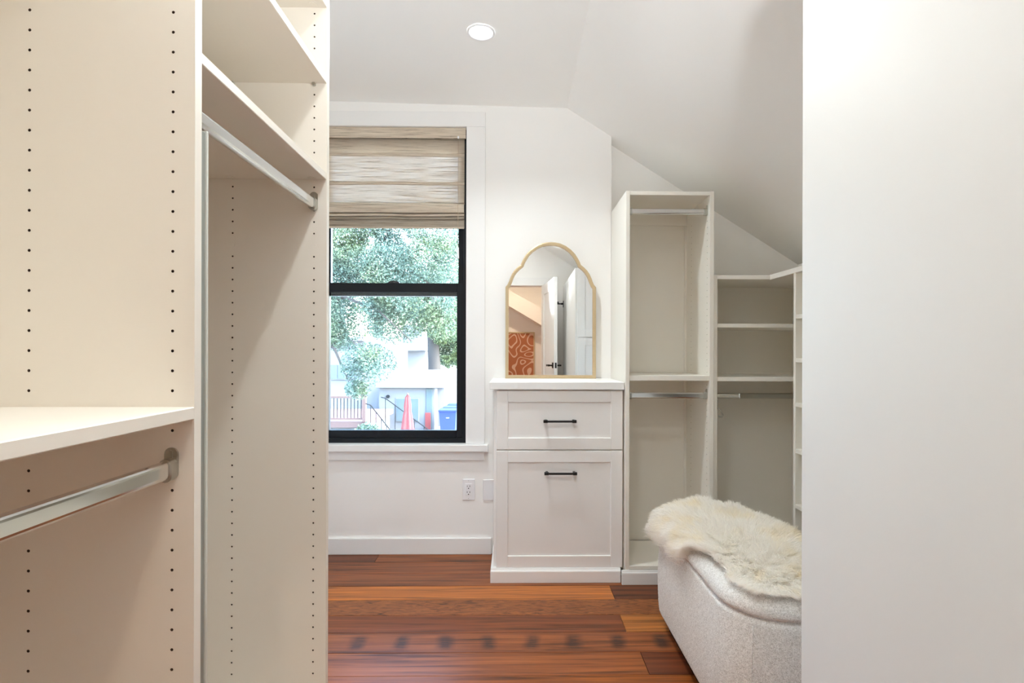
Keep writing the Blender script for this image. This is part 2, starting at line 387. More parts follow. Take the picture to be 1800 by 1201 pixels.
def rod(parent, axis, a, b, c, name='hanging_rod', m=None):
    """flat-oval closet rod along axis from a to b, with a stadium bracket and cup at each end"""
    o = MB().stadium(axis, c, .0075, .0152, a + .004, b - .004, 8).build(name, m or M['chrome'], parent)
    for e, s in ((a, 1), (b, -1)):
        mb = MB().stadium(axis, (c[0], c[1] + .008), .0105, .026, e, e + s * .0035, 8)
        mb.stadium(axis, (c[0], c[1] - .0005), .0102, .0185, e + s * .0035, e + s * .018, 8)
        mb.stadium(axis, (c[0], c[1] + .022), .003, .008, e + s * .0035, e + s * .0055, 6)
        mb.build('rod_bracket', M['steel'], o)
    return o

# ------------------------------------------------------------------ room shell
XL0, XL1 = -1.13, -1.30; YB = 3.10; YB2 = 3.20; YF = -.55; XR = 1.69
def zs(x): return 2.557 - .63 * (x - .2987)
WX0, WX1, WZ0, WZ1 = -1.126, -.277, .628, 2.437     # window opening
w = MB()
w.box(XL1 - .1, WX0, YB, YB + .2, 0, 2.75); w.box(WX1, .5555, YB, YB + .2, 0, 2.75)
w.box(WX0, WX1, YB, YB + .2, WZ1, 2.75); w.box(WX0, WX1, YB, YB + .2, 0, WZ0)
w.box(.5555, XR + .1, YB2, YB2 + .1, 0, 2.75)
w.build('wall_back', M['wall'], kind='structure')
B('wall_right', XR, XR + .1, YF - .1, YB2, 0, 1.75, M['wall'], bev=0, kind='structure')
w = MB(); w.box(XL1 - .1, XL0, YF - .1, 1.54, 0, 2.75); w.box(XL1 - .1, XL1, 1.54, YB, 0, 2.75); w.build('wall_left', M['wall'], kind='structure')
DX0, DX1, DZ = -.44, .34, 2.04
w = MB(); w.box(XL0, DX0, YF - .12, YF, 0, 2.75); w.box(DX1, XR, YF - .12, YF, 0, 2.75); w.box(DX0, DX1, YF - .12, YF, DZ, 2.75)
w.build('wall_front', M['wall'], kind='structure')
MB().prism([(XL1 - .1, 2.592), (.2987, 2.557), (.36, 2.70), (XL1 - .1, 2.75)], 'y', YF - .12, YB + .2).build('ceiling', M['ceil'], kind='structure')
MB().prism([(.2987, 2.557), (1.80, zs(1.80)), (1.80, zs(1.80) + .15), (.36, 2.70)], 'y', YF - .12, YB2 + .1).build('ceiling_slope', M['ceil'], kind='structure')

# floor: dark subfloor with every plank an object of its own
fl = B('floor', -1.5, 1.8, -2.8, 3.35, -.08, -.016, M['dark'], bev=0, kind='structure')
base_cols = [(a * 1.15, b, c * .65) for a, b, c in [(.21, .078, .028), (.19, .068, .025), (.23, .088, .030), (.175, .060, .023), (.25, .10, .032)]]
PW = .1477
joints = {0: [(-1.5, .49), (.49, 1.8)], 1: [(-1.5, 1.8)], 2: [(-1.5, .468), (.468, 1.8)], 3: [(-1.5, 1.8)], 4: [(-1.5, .475), (.475, 1.8)],
          5: [(-1.5, 1.8)], 6: [(-1.5, 1.8)], 7: [(-1.5, -.765), (-.765, 1.8)], 8: [(-1.5, 1.8)]}
cols = {(0, 0): (.24, .083, .034), (0, 1): (.12, .034, .016), (1, 0): (.215, .075, .036), (2, 0): (.165, .052, .024), (2, 1): (.36, .15, .05), (3, 0): (.22, .082, .034),
        (4, 0): (.39, .145, .042), (4, 1): (.11, .036, .018), (5, 0): (.20, .072, .036), (6, 0): (.20, .07, .032), (7, 0): (.13, .042, .022), (7, 1): (.22, .078, .032)}
plank_mesh = {}
for k in range(-32, 9):
    y0 = 1.937 + PW * k
    segs = joints.get(k)
    if not segs:
        c = random.uniform(-1.1, 1.4); segs = [(-1.5, c), (c, 1.8)] if random.random() < .7 else [(-1.5, 1.8)]
    for i, (a, b) in enumerate(segs):
        L = b - a - .002
        mt = 'plank_stain' if k == 1 else ('plank_burl' if k == 3 else 'plank')
        mb = MB(); mb.box(-L / 2, L / 2, -PW / 2 + .0014, PW / 2 - .0014, -.016, 0, .0007)
        x = (a + b) / 2
        if mt == 'plank_stain': bmesh.ops.translate(mb.bm, verts=mb.bm.verts, vec=(x, 0, 0)); x = 0
        o = mb.build('plank', M[mt], None)
        o.parent = fl; o.location = (x, y0 + PW / 2, -random.uniform(0, .0012))
        c = cols.get((k, i), random.choice(base_cols)); o.color = (c[0] * 1.2, c[1] * 1.02, c[2] * .65, 1)

# baseboards
mb = MB(); mb.box(XL1, -.128, YB - .016, YB, 0, .092, .002); mb.build('baseboard_back', M['trim'], kind='structure')
B('baseboard_left', XL1, XL1 + .014, 1.55, YB - .016, 0, .092, M['trim'], kind='structure', bev=.002)
B('baseboard_front', DX1 + .10, .75, YF, YF + .014, 0, .092, M['trim'], kind='structure', bev=.002)

# window casing, stool and apron
t1 = struct_empty('trim_1', (-.7, YB, WZ0))
B('side_casing', WX1 + .002, -.167, YB - .021, YB, .63, WZ1 + .001, M['trim'], t1, .002)
B('side_casing', -1.235, WX0 - .002, YB - .021, YB, .63, WZ1 + .001, M['trim'], t1, .002)
B('head_casing', -1.235, -.167, YB - .023, YB, WZ1 + .001, 2.521, M['trim'], t1, .002)
B('stool', -1.255, -.147, YB - .045, YB + .03, .590, .6295, M['trim'], t1, .003)
B('apron', -1.23, -.17, YB - .018, YB, .537, .590, M['trim'], t1, .002)
# window with two black sashes
wn = struct_empty('window_1', (-.7, YB + .03, WZ0))
mb = MB(); y0, y1 = YB + .022, YB + .12
mb.box(WX0, WX0 + .022, y0, y1, WZ0, WZ1, .001); mb.box(WX1 - .022, WX1, y0, y1, WZ0, WZ1, .001)
mb.box(WX0 + .022, WX1 - .022, y0, y1, WZ1 - .06, WZ1, .001); mb.box(WX0 + .022, WX1 - .022, y0, y1, WZ0, WZ0 + .028, .001)
mb.build('window_frame', M['frame'], wn)
a, b = WX0 + .022, WX1 - .022
mb = MB(); ys0, ys1 = YB + .035, YB + .07
mb.box(a, a + .034, ys0, ys1, .656, 1.552, .002); mb.box(b - .034, b, ys0, ys1, .656, 1.552, .002)
mb.box(a + .034, b - .034, ys0, ys1, .656, .700, .002); mb.box(a + .034, b - .034, ys0, ys1, 1.500, 1.552, .002)
ls = mb.build('lower_sash', M['frame'], wn)
B('glass_pane', a + .034, b - .034, ys0 + .016, ys0 + .020, .700, 1.500, M['glass'], ls, 0)
mb = MB(); yu0, yu1 = YB + .075, YB + .11
mb.box(a, a + .030, yu0, yu1, 1.50, 2.377, .002); mb.box(b - .030, b, yu0, yu1, 1.50, 2.377, .002)
mb.box(a + .03, b - .03, yu0, yu1, 1.481, 1.545, .002); mb.box(a + .03, b - .03, yu0, yu1, 2.33, 2.377, .002)
us = mb.build('upper_sash', M['frame'], wn)
B('glass_pane', a + .03, b - .03, yu0 + .016, yu0 + .020, 1.545, 2.33, M['glass'], us, 0)
mb = MB(); mb.prism([(-.735, 1.552), (-.665, 1.552), (-.672, 1.562), (-.690, 1.566), (-.70, 1.569), (-.712, 1.566), (-.728, 1.562)], 'y', ys0 + .004, ys0 + .026)
mb.build('sash_lock', M['black'], wn)

# entry door behind the camera (seen in the mirror)
t2 = struct_empty('trim_2', (0, YF, 0))
B('side_casing', DX1, DX1 + .09, YF, YF + .02, 0, DZ, M['trim'], t2, .002); B('side_casing', DX0 - .09, DX0, YF, YF + .02, 0, DZ, M['trim'], t2, .002)
B('head_casing', DX0 - .09, DX1 + .09, YF, YF + .022, DZ, DZ + .10, M['trim'], t2, .002)
d1 = struct_empty('door_1', (DX1, YF + .03, 0)); d1.rotation_euler = (0, 0, math.radians(-97)) 
mb = MB(); X0 = DX1; Y0 = YF + .03
def dbox(*q): mb.box(X0 + q[0], X0 + q[1], Y0 + q[2], Y0 + q[3], q[4], q[5], .0015)
# leaf lies along -X when shut; rotated to stand open
dbox(-.77, -.66, 0, .036, .01, 2.03); dbox(-.11, 0, 0, .036, .01, 2.03); dbox(-.66, -.11, 0, .036, 1.91, 2.03); dbox(-.66, -.11, 0, .036, .01, .22); dbox(-.66, -.11, .010, .026, .22, 1.91)
mb.build('door_leaf', M['trim'], d1)
mb = MB()
for s_, yy in ((1, .036), (-1, 0)):
    mb.box(X0 - .735, X0 - .685, Y0 + yy, Y0 + yy + s_ * .008, 1.03, 1.09, .001); mb.tube([(X0 - .71, Y0 + yy, 1.06), (X0 - .71, Y0 + yy + s_ * .05, 1.06)], .009)
    mb.box(X0 - .72, X0 - .60, Y0 + yy + s_ * .042, Y0 + yy + s_ * .056, 1.051, 1.069, .002)
mb.box(X0 - .772, X0 - .769, Y0 + .008, Y0 + .028, 1.03, 1.09)
mb.build('door_handle', M['black'], d1)

# hallway beyond the door
w = MB(); w.box(-1.5, 1.5, -2.75, -2.65, 0, 2.75); w.box(-1.5, -1.4, -2.65, YF - .12, 0, 2.75); w.box(1.3, 1.4, -2.65, YF - .12, 0, 2.75)
w.build('wall_hall', M['wall'], kind='structure')
w = MB(); w.box(-1.5, 1.5, -2.75, YF - .10, 2.60, 2.70); w.build('ceiling_hall', M['ceil'], kind='structure')
MB().prism([(-1.4, 2.75), (1.3, 1.15), (1.3, 1.45), (-1.4, 2.95)], 'y', -2.65, -2.30).build('ceiling_hall_soffit', M['ceil'], kind='structure')

# ------------------------------------------------------------------ left wall closet
YN = .876; XF = -.514; XB = -1.11
tw = thing('closet_tower', 'tall cream hanging closet with high shelves and one chrome rod, left of the window', 'closet', (XF, YN, 0), math.radians(.5))
YFAR = 1.502
mpy = lambda yy: (lambda u, v, w_: (u, yy + w_, v))
pin_panel('upright', M['mel'], tw, mpy(YN), XB, XF, 0, 2.20, .019, (-.5488, -.7748), 1.7066)
pin_panel('upright', M['mel'], tw, mpy(YFAR), XB, XF, 0, 2.20, .019, (-.5488, -.771), 1.4222, skip=(1.4542,))
for z in (1.6354, 1.9013, 2.1105):
    B('shelf', XB, XF - .001, YN + .019, YFAR, z, z + .019, M['mel'], tw)
B('bottom_shelf', XB, XF, YN + .019, YFAR, .075, .094, M['mel'], tw)
B('kick_board', XF - .03, XF - .012, YN + .019, YFAR, 0, .075, M['mel'], tw)
B('back_panel', XB - .012, XB, YN, YFAR + .019, 0, 2.2, M['mel'], tw, 0)
rod(tw, 'y', YN + .019, YFAR, (-.5488, 1.567))
for xx in (-.5488, -.771):
    MB().prism([(xx + .0065 * math.cos(2 * PI * k / 14), 1.4542 + .0065 * math.sin(2 * PI * k / 14)) for k in range(14)], 'y', YFAR - .0012, YFAR).build('cover_cap', M['mel'], tw)
    for z, mm in ((1.8975, 'steel'),):
        MB().prism([(xx + .0048 * math.cos(2 * PI * k / 12), z + .0048 * math.sin(2 * PI * k / 12)) for k in range(12)], 'y', YFAR - .009, YFAR).build('shelf_pin', M[mm], tw)
    for z in (1.6354, 2.1105):
        MB().prism([(xx + .011 * math.cos(2 * PI * k / 16), YFAR - .016 + .011 * math.sin(2 * PI * k / 16)) for k in range(16)], 'z', z - .001, z).build('cam_cap', M['mel'], tw)
po = B('pull_out_panel', XF - .42, XF - .004, YN + .022, YN + .0365, .22, 1.528, M['alu'], tw, .001, label='grey green edge of the pull-out panel behind the front upright')
B('edge_frame', XF - .42, XF - .001, YN + .0365, YN + .0415, .218, 1.531, M['alul'], po, .0008)

nb = thing('closet_bay', 'near cream melamine closet bay with a thick waist-high shelf above a chrome rod', 'closet', (XF, YN - .3, 0))
def rot(o): o.rotation_euler = (0, 0, math.radians(.5))
rot(nb); nb.location = (XF + .3 * math.sin(math.radians(.5)), YN - .3 * math.cos(math.radians(.5)), 0)
YV = .25
B('upright', XB, XF, YV - .019, YV, 0, 2.20, M['mel'], nb)
B('shelf', XB, XF + .001, YV, YN - .0004, 1.0525, 1.0728, M['mel'], nb, .0015)
B('top_shelf', XB, XF - .001, YV, YN - .0004, 2.1105, 2.1295, M['mel'], nb)
B('bottom_shelf', XB, XF, YV, YN - .0004, .075, .094, M['mel'], nb)
B('kick_board', XF - .03, XF - .012, YV, YN - .0004, 0, .075, M['mel'], nb)
B('back_panel', XB - .012, XB, YV - .019, YN - .0004, 0, 2.2, M['mel'], nb, 0)
rod(nb, 'y', YV, YN - .0004, (-.5488, .974))
rod(nb, 'y', YV, YN - .0004, (-.5488, 2.03))

# ------------------------------------------------------------------ drawer cabinet
dc = thing('drawer_cabinet', 'white shaker cabinet with a drawer, a deep drawer and black bar pulls', 'cabinet', (.226, 2.72, 0))
B('carcass', -.103, .5535, 2.7395, 3.083, .068, .968, M['cab'], dc)
B('top', -.1225, .5525, 2.705, 3.098, .968, 1.006, M['trim'], dc, .002)
mb = MB(); mb.box(-.117, .537, 2.703, 3.083, 0, .056, .001); mb.prism([(2.703, .056), (2.7395, .056), (2.7395, .070), (2.714, .070), (2.711, .062), (2.705, .060)], 'x', -.115, .537)
mb.build('base_moulding', M['trim'], dc)
def shaker(name, x0, x1, z0, z1, yf, t, fr, parent, m, axis='y', s=1):
    mb = MB()
    a, b = (yf, yf + t) if s > 0 else (yf - t, yf)
    ins = (yf + .008, yf + t) if s > 0 else (yf - t, yf - .008)
    mb.box(x0, x0 + fr, a, b, z0, z1, .0015); mb.box(x1 - fr, x1, a, b, z0, z1, .0015)
    mb.box(x0 + fr, x1 - fr, a, b, z0, z0 + fr, .0015); mb.box(x0 + fr, x1 - fr, a, b, z1 - fr, z1, .0015)
    o = mb.build(name, m, parent)
    MB().box(x0 + fr - .001, x1 - fr + .001, ins[0], ins[1] - .001, z0 + fr - .001, z1 - fr + .001).build('centre_panel', m, o)
    return o
def pull(x0, x1, z, yf, parent):
    mb = MB(); mb.box(x0, x1, yf - .036, yf - .026, z - .0055, z + .0045, .0012)
    for a, b in ((x0, x0 + .022), (x1 - .022, x1)):
        mb.box(a, b, yf - .038, yf - .025, z - .007, z + .0075, .0015)
        c = (a + b) / 2 + (.002 if a == x0 else -.002); mb.box(c - .006, c + .006, yf - .03, yf, z - .005, z + .006, .001)
    return mb.build('bar_pull', M['black'], parent)
for z0, z1, px0, px1, pz in ((.6655, .962, .1465, .312, .810), (.071, .6585, .152, .3155, .549)):
    o = shaker('drawer_front', -.0885, .547, z0, z1, 2.72, .019, .058, dc, M['cab'])
    pull(px0, px1, pz, 2.728, o)

# ------------------------------------------------------------------ tall hanging closet
tc_ = thing('tall_closet', 'tall narrow open white closet with two chrome rods, right of the drawer cabinet', 'closet', (.777, 2.69, 0))
XA, XC = .5565, .9975
B('side_panel', XA, XA + .0195, 2.69, 3.195, 0, 1.963, M['melw'], tc_)
pin_panel('side_panel', M['melw'], tc_, lambda u, v, w_: (XC - .0195 + w_, u, v), 2.69, 3.075, 0, 1.963, .0195, (2.730, 2.975), .895, r=.0023)
xa, xc = XA + .0195, XC - .0195
B('top_panel', xa, xc, 2.692, 3.072, 1.943, 1.962, M['melw'], tc_)
B('shelf', xa, xc, 2.697, 3.055, 1.0142, 1.0398, M['melw'], tc_)
B('bottom_shelf', xa, xc, 2.692, 3.055, .070, .0885, M['melw'], tc_)
B('back_panel', xa, xc, 3.062, 3.072, .0885, 1.943, M['melw'], tc_, 0)
mb = MB(); mb.box(xa, xc, 3.052, 3.062, 1.874, 1.943, .001); mb.build('back_rail', M['melw'], tc_)
B('back_stile', xc - .012, xc, 3.054, 3.062, .09, 1.87, M['melw'], tc_, .0008)
rod(tc_, 'x', xa, xc, (2.730, 1.870)); rod(tc_, 'x', xa, xc, (2.730, .938))
mb = MB(); mb.box(.5375, 1.015, 2.677, 2.69, 0, .056, .001); mb.prism([(2.677, .056), (2.69, .056), (2.69, .070), (2.684, .070), (2.681, .062), (2.678, .060)], 'x', .5375, 1.015)
mb.build('base_moulding', M['trim'], tc_)

# ------------------------------------------------------------------ corner closet
cc = thing('corner_closet', 'low open white corner closet with two shelves over a hanging space, under the sloped ceiling', 'closet', (1.3, 2.70, 0))
B('side_panel', 1.0005, 1.020, 2.70, 3.075, 0, 1.545, M['melw'], cc); B('side_panel', 1.602, 1.6215, 2.70, 3.075, 0, 1.545, M['melw'], cc)
B('top_panel', 1.020, 1.602, 2.702, 3.072, 1.525, 1.545, M['melw'], cc)
for z0, z1 in ((1.282, 1.301), (1.012, 1.0335), (.075, .094)): B('shelf', 1.020, 1.602, 2.702, 3.062, z0, z1, M['melw'], cc)
B('back_panel', 1.020, 1.602, 3.062, 3.072, .094, 1.525, M['melw'], cc, 0)
B('back_stile', 1.585, 1.602, 3.052, 3.062, .095, 1.524, M['melw'], cc, .0008)
rod(cc, 'x', 1.020, 1.602, (2.99, .915), m=M['steel'])
vr = thing('valet_rod', 'short chrome pull-out rod with a square end cap, inside the corner closet', 'rod', (1.02, 2.725, .937))
MB().stadium('x', (2.725, .937), .006, .010, 1.0205, 1.138, 8).build('rod', M['chrome'], vr)
B('end_cap', 1.138, 1.144, 2.717, 2.733, .9255, .9485, M['chrome'], vr, .001)
hk = thing('coat_hook', 'small chrome double hook on a plate, inside the corner closet below the short rod', 'hook', (1.02, 2.74, .87))
B('plate', 1.0205, 1.034, 2.728, 2.752, .868, .915, M['steel'], hk, .001)
for yy in (2.732, 2.748):
    MB().tube([(1.034, 2.74, .874), (1.045, (2.74 + yy) / 2, .868), (1.056, yy, .855), (1.062, yy, .838), (1.056, yy, .826), (1.046, yy, .828), (1.043, yy, .835)], .0022, 8).build('hook', M['chrome'], hk)

# ------------------------------------------------------------------ shoe shelves on the right wall
sh = thing('shoe_shelves', 'white unit of closely spaced shelves on the right wall behind the foreground cabinet', 'shelf', (1.47, 2.1, 0))
XS = 1.285; ya, yb = 1.75, 2.452
B('side_panel', XS, 1.675, yb - .0, yb + .019, 0, 1.522, M['melw'], sh); B('side_panel', XS, 1.675, ya - .019, ya, 0, 1.522, M['melw'], sh)
for z in (1.3215, 1.122, .92, .708, .456, .20): B('shelf', XS + .001, 1.675, ya, yb, z - .0095, z + .0095, M['melw'], sh)
B('top_panel', XS - .002, 1.675, ya - .019, 2.6985, 1.522, 1.547, M['melw'], sh, .0015)
B('back_panel', 1.675, 1.685, ya - .019, yb + .019, .0, 1.522, M['melw'], sh, 0)

# ------------------------------------------------------------------ foreground tall cabinet on the right
fc = thing('tall_cabinet', 'plain white flat side of a tall closed cabinet filling the right foreground', 'cabinet', (.85, .43, 0))
CX, CY = .5715, 1.066
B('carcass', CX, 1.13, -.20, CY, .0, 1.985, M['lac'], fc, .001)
for z0, z1 in ((.08, 1.325), (1.332, 1.98)):
    o = shaker('door', CX + .022, 1.128, z0, z1, CY + .019, .019, .07, fc, M['cab'], s=-1)
mb = MB(); mb.box(CX - .03, CX, -.165, -.135, 1.765, 1.785, .002); mb.box(CX - .006, CX, -.175, -.125, 1.735, 1.81, .001); mb.box(CX - .09, CX - .03, -.158, -.142, 1.768, 1.782, .002); mb.box(CX - .075, CX - .055, -.158, -.142, 1.768, 1.80, .002)
mb.build('hook', M['black'], fc)

# ------------------------------------------------------------------ arched mirror
prof = [(320, 0), (320, 645), (306, 662), (296, 684), (287, 710), (275, 737), (258, 762), (238, 783), (213, 803), (206, 822), (194, 845), (172, 880), (142, 911), (106, 937), (66, 955), (30, 962), (0, 964)]
MS = .000802
out = [(a * MS, b * MS) for a, b in prof]; ring = out + [(-a, b) for a, b in out[-2::-1]]
def inset(poly, d):
    res = []; n_ = len(poly)
    for i in range(n_):
        p0, p1, p2 = (Vector(poly[(i + k) % n_]) for k in (-1, 0, 1))
        a = (p1 - p0).normalized(); b = (p2 - p1).normalized()
        na = Vector((-a.y, a.x)); nb_ = Vector((-b.y, b.x))
        m_ = (na + nb_); m_ = m_ / max(.35, m_.length_squared / 2) if m_.length > 0 else na
        m_ = m_ * .5 * 2 / 2
        m_ = (na + nb_).normalized(); c = max(.5, m_.dot(na)); res.append(tuple(p1 + m_ * d / c))
    return res
inn = inset(ring, .0185); mid = inset(ring, .006)
am = thing('arched_mirror', 'scalloped arch mirror with a thin gold frame, leaning on the drawer cabinet top', 'mirror', (.206, 3.052, 1.0062))
mb = MB(); bm = mb.bm; ox, oy, oz = .206, 3.052, 1.0062
loops = [[bm.verts.new((ox + p[0], oy + y, oz + p[1])) for p in poly] for poly, y in ((ring, .022), (ring, .002), (mid, 0), (inn, .001), (inn, .022))]
for A, Bv in zip(loops, loops[1:] + loops[:1]):
    for i in range(len(A)):
        j = (i + 1) % len(A); bm.faces.new((A[i], A[j], Bv[j], Bv[i]))
bmesh.ops.recalc_face_normals(bm, faces=bm.faces)
mb.build('mirror_frame', M['gold'], am)
MB().prism([(ox + p[0], oz + p[1]) for p in inset(ring, .0165)], 'y', oy + .010, oy + .018).build('mirror_glass', M['mirror'], am)
MB().prism([(ox + p[0], oz + p[1]) for p in inset(ring, .003)], 'y', oy + .0185, oy + .021).build('backing_board', M['deckwood'], am)
am.rotation_euler = (math.radians(-.6), 0, 0)

# ------------------------------------------------------------------ wall plates
ot = thing('wall_outlet', 'white duplex outlet on the wall below the window sill', 'outlet', (-.258, YB, .367))
B('cover_plate', -.2945, -.2235, YB - .006, YB, .3075, .4275, M['plastic'], ot, .002)
B('socket_body', -.2775, -.2405, YB - .008, YB - .006, .333, .402, M['plastic'], ot, .001)
mb = MB()
for zc in (.384, .350):
    mb.box(-.2685, -.2655, YB - .0085, YB - .0078, zc - .001, zc + .008); mb.box(-.2535, -.2505, YB - .0085, YB - .0078, zc - .001, zc + .008)
    mb.prism([(-.2595 + .0032 * math.cos(2 * PI * k / 10), zc - .009 + .0032 * math.sin(2 * PI * k / 10)) for k in range(10)], 'y', YB - .0085, YB - .0078)
mb.build('slots', M['black'], ot)
for zz in (.418, .317): MB().prism([(-.259 + .0022 * math.cos(2 * PI * k / 8), zz + .0022 * math.sin(2 * PI * k / 8)) for k in range(8)], 'y', YB - .0068, YB - .0058).build('screw', M['steel'], ot)
bp_ = thing('blank_plate', 'blank white wall plate half behind the drawer cabinet', 'wall plate', (-.14, YB, .363))
B('cover_plate', -.1765, -.1065, YB - .006, YB, .304, .4245, M['plastic'], bp_, .002)
for zz in (.405, .324): MB().prism([(-.1415 + .002 * math.cos(2 * PI * k / 8), zz + .002 * math.sin(2 * PI * k / 8)) for k in range(8)], 'y', YB - .0068, YB - .0058).build('screw', M['plastic'], bp_)

# ------------------------------------------------------------------ ceiling lights
def can(x, y, z, label, lens='emit', tilt=0):
    t = thing('ceiling_light', label, 'light', (x, y, z), 0, None)
    mb = MB(); prof = [(.062, 0), (.062, -.003), (.058, -.006), (.051, -.004), (.0505, 0)]
    bm = mb.bm; rings = [[bm.verts.new((x + r * math.cos(2 * PI * k / 36), y + r * math.sin(2 * PI * k / 36), z + zz)) for k in range(36)] for r, zz in prof]
    for A, C in zip(rings, rings[1:]):
        for k in range(36): bm.faces.new((A[k], A[(k + 1) % 36], C[(k + 1) % 36], C[k])).smooth = True
    bmesh.ops.recalc_face_normals(bm, faces=bm.faces)
    mb.build('trim_ring', M['plastic'], t)
    mb = MB(); bm = mb.bm; vs = [bm.verts.new((x + r_lens * math.cos(-2 * PI * k / 36), y + r_lens * math.sin(-2 * PI * k / 36), z - .002)) for k in range(36)]
    bm.faces.new(vs); mb.build('lens', M[lens], t)
    t.rotation_euler = (0, tilt, 0)
    if lens == 'emit':
        ld = bpy.data.lights.new('downlight', 'SPOT'); ld.energy = CAN_W * (1.0 if y > 2 else .62); ld.color = CAN_COL; ld.shadow_soft_size = .045
        ld.spot_size = math.radians(150); ld.spot_blend = .9
        lo = bpy.data.objects.new('downlight', ld); COL.objects.link(lo); lo.location = (x, y, z - .012)
        if y > 2: lo.rotation_euler = Vector((.14, -.20, -1)).to_track_quat('-Z', 'Y').to_euler()   # made-up beam tilt, to dim the wall and brighten the bench
    return t
zc = lambda x: 2.557 + (.2987 - x) * (.035 / 1.6987)
can(-.15, 2.38, zc(-.15) - .001, 'round recessed ceiling light, lit, above the window side of the room', tilt=math.atan(.035 / 1.6987))
can(-.13, .76, zc(-.13) - .001, 'round recessed ceiling light nearer the entry door', tilt=math.atan(.035 / 1.6987))
can(0, -1.5, 2.599, 'round recessed ceiling light out in the hallway', 'emith')

# ------------------------------------------------------------------ hallway picture (seen in the mirror): a flat print of loose pale lines
def art_mat():
    m, n, b = newmat('abstract_print')
    tc = N(n, 'ShaderNodeTexCoord'); mp = N(n, 'ShaderNodeMapping'); mp.inputs['Scale'].default_value = (1.7, 1, 1.7)
    n.links.new(tc.outputs['Object'], mp.inputs[0])
    nz = N(n, 'ShaderNodeTexNoise', Scale=1.1, Detail=0.0, Distortion=1.6); n.links.new(mp.outputs[0], nz.inputs['Vector'])
    wv = N(n, 'ShaderNodeMath', operation='PINGPONG'); wv.inputs[1].default_value = .07; n.links.new(nz.outputs['Fac'], wv.inputs[0])
    mr = N(n, 'ShaderNodeMapRange'); mr.inputs['From Min'].default_value = .017; mr.inputs['From Max'].default_value = .021
    n.links.new(wv.outputs[0], mr.inputs[0])
    mx = N(n, 'ShaderNodeMixRGB'); mx.inputs[1].default_value = (.72, .50, .38, 1); mx.inputs[2].default_value = (.44, .155, .07, 1)
    n.links.new(mr.outputs[0], mx.inputs[0]); n.links.new(mx.outputs[0], b.inputs['Base Color']); b.inputs['Roughness'].default_value = .8
    return m
pic = thing('picture', 'rust orange abstract picture with loose pale lines in the hallway, seen in the mirror', 'picture', (0, -2.3, 1.2))
B('canvas', -.50, .31, -2.645, -2.625, .55, 1.56, art_mat(), pic, 0)
mb = MB(); mb.box(-.52, -.50, -2.648, -2.615, .53, 1.58); mb.box(.31, .33, -2.648, -2.615, .53, 1.58); mb.box(-.50, .31, -2.648, -2.615, 1.56, 1.58); mb.box(-.50, .31, -2.648, -2.615, .53, .55)
mb.build('picture_frame', M['gold'], pic)

# ------------------------------------------------------------------ roman shade
rs = thing('roman_shade', 'woven tan roman shade, half raised, in the black framed window', 'window shade', (-.7, YB + .012, 2.43))
sx0, sx1 = -1.116, -.288
B('valance', sx0 - .004, sx1 + .008, YB - .006, YB + .003, 2.376, 2.4365, M['weave2'], rs, .001)
def strip(name, prof, m, x0=sx0, x1=sx1, th=0):
    mb = MB(); bm = mb.bm; n_ = 24
    rows = []
    for y, z in prof:
        rows.append([bm.verts.new((x0 + (x1 - x0) * i / n_, y + .0006 * math.sin(i * 1.7 + z * 60), z + .0012 * math.sin(i * .45 + z * 31))) for i in range(n_ + 1)])
    for A, C in zip(rows, rows[1:]):
        for i in range(n_): bm.faces.new((A[i], A[i + 1], C[i + 1], C[i])).smooth = True
    o = mb.build(name, m, rs)
    if th:
        md = o.modifiers.new('thick', 'SOLIDIFY'); md.thickness = th
    return o
yc = YB + .0075
strip('cloth_panel', [(yc, 2.376), (yc, 2.30), (yc - .001, 2.2), (yc, 2.12), (yc - .003, 2.05), (yc - .010, 2.022), (yc - .013, 2.012), (yc - .010, 2.006)], M['weave'], th=.0008)
for z in (2.283, 2.119):
    strip('dowel_pleat', [(yc - .001, z + .010), (yc - .005, z + .006), (yc - .006, z), (yc - .004, z - .006), (yc - .001, z - .008)], M['weave2'], th=.0008)
for y, z0, z1, mm in ((-.024, 1.948, 2.010, 'weave2'), (-.014, 1.930, 1.954, 'weave2'), (-.009, 1.914, 1.936, 'weave_shaded'), (-.003, 1.868, 1.920, 'weave_shaded')):
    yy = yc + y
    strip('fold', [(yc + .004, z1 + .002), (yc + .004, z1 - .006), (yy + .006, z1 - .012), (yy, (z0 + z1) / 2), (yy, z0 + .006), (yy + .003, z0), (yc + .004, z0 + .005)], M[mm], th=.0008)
B('bottom_bar', sx0 + .002, sx1 - .002, yc - .003, yc + .004, 1.862, 1.872, M['weave2'], rs, .001)
MB().tube([(-.323, YB - .002, 2.376), (-.322, YB - .012, 2.30), (-.322, YB - .024, 2.0), (-.322, YB - .022, 1.752)], .0014, 6).build('pull_cord', M['cord'], rs)
MB().lathe([(.0015, 1.752), (.005, 1.748), (.006, 1.70), (.0065, 1.688), (.003, 1.686)], -.322, YB - .016, 12).build('tassel', M['plastic'], rs)
MB().lathe([(.002, 2.386), (.0055, 2.384), (.0055, 2.374), (.002, 2.372)], -.322, YB - .012, 10).build('cord_toggle', M['plastic'], rs)

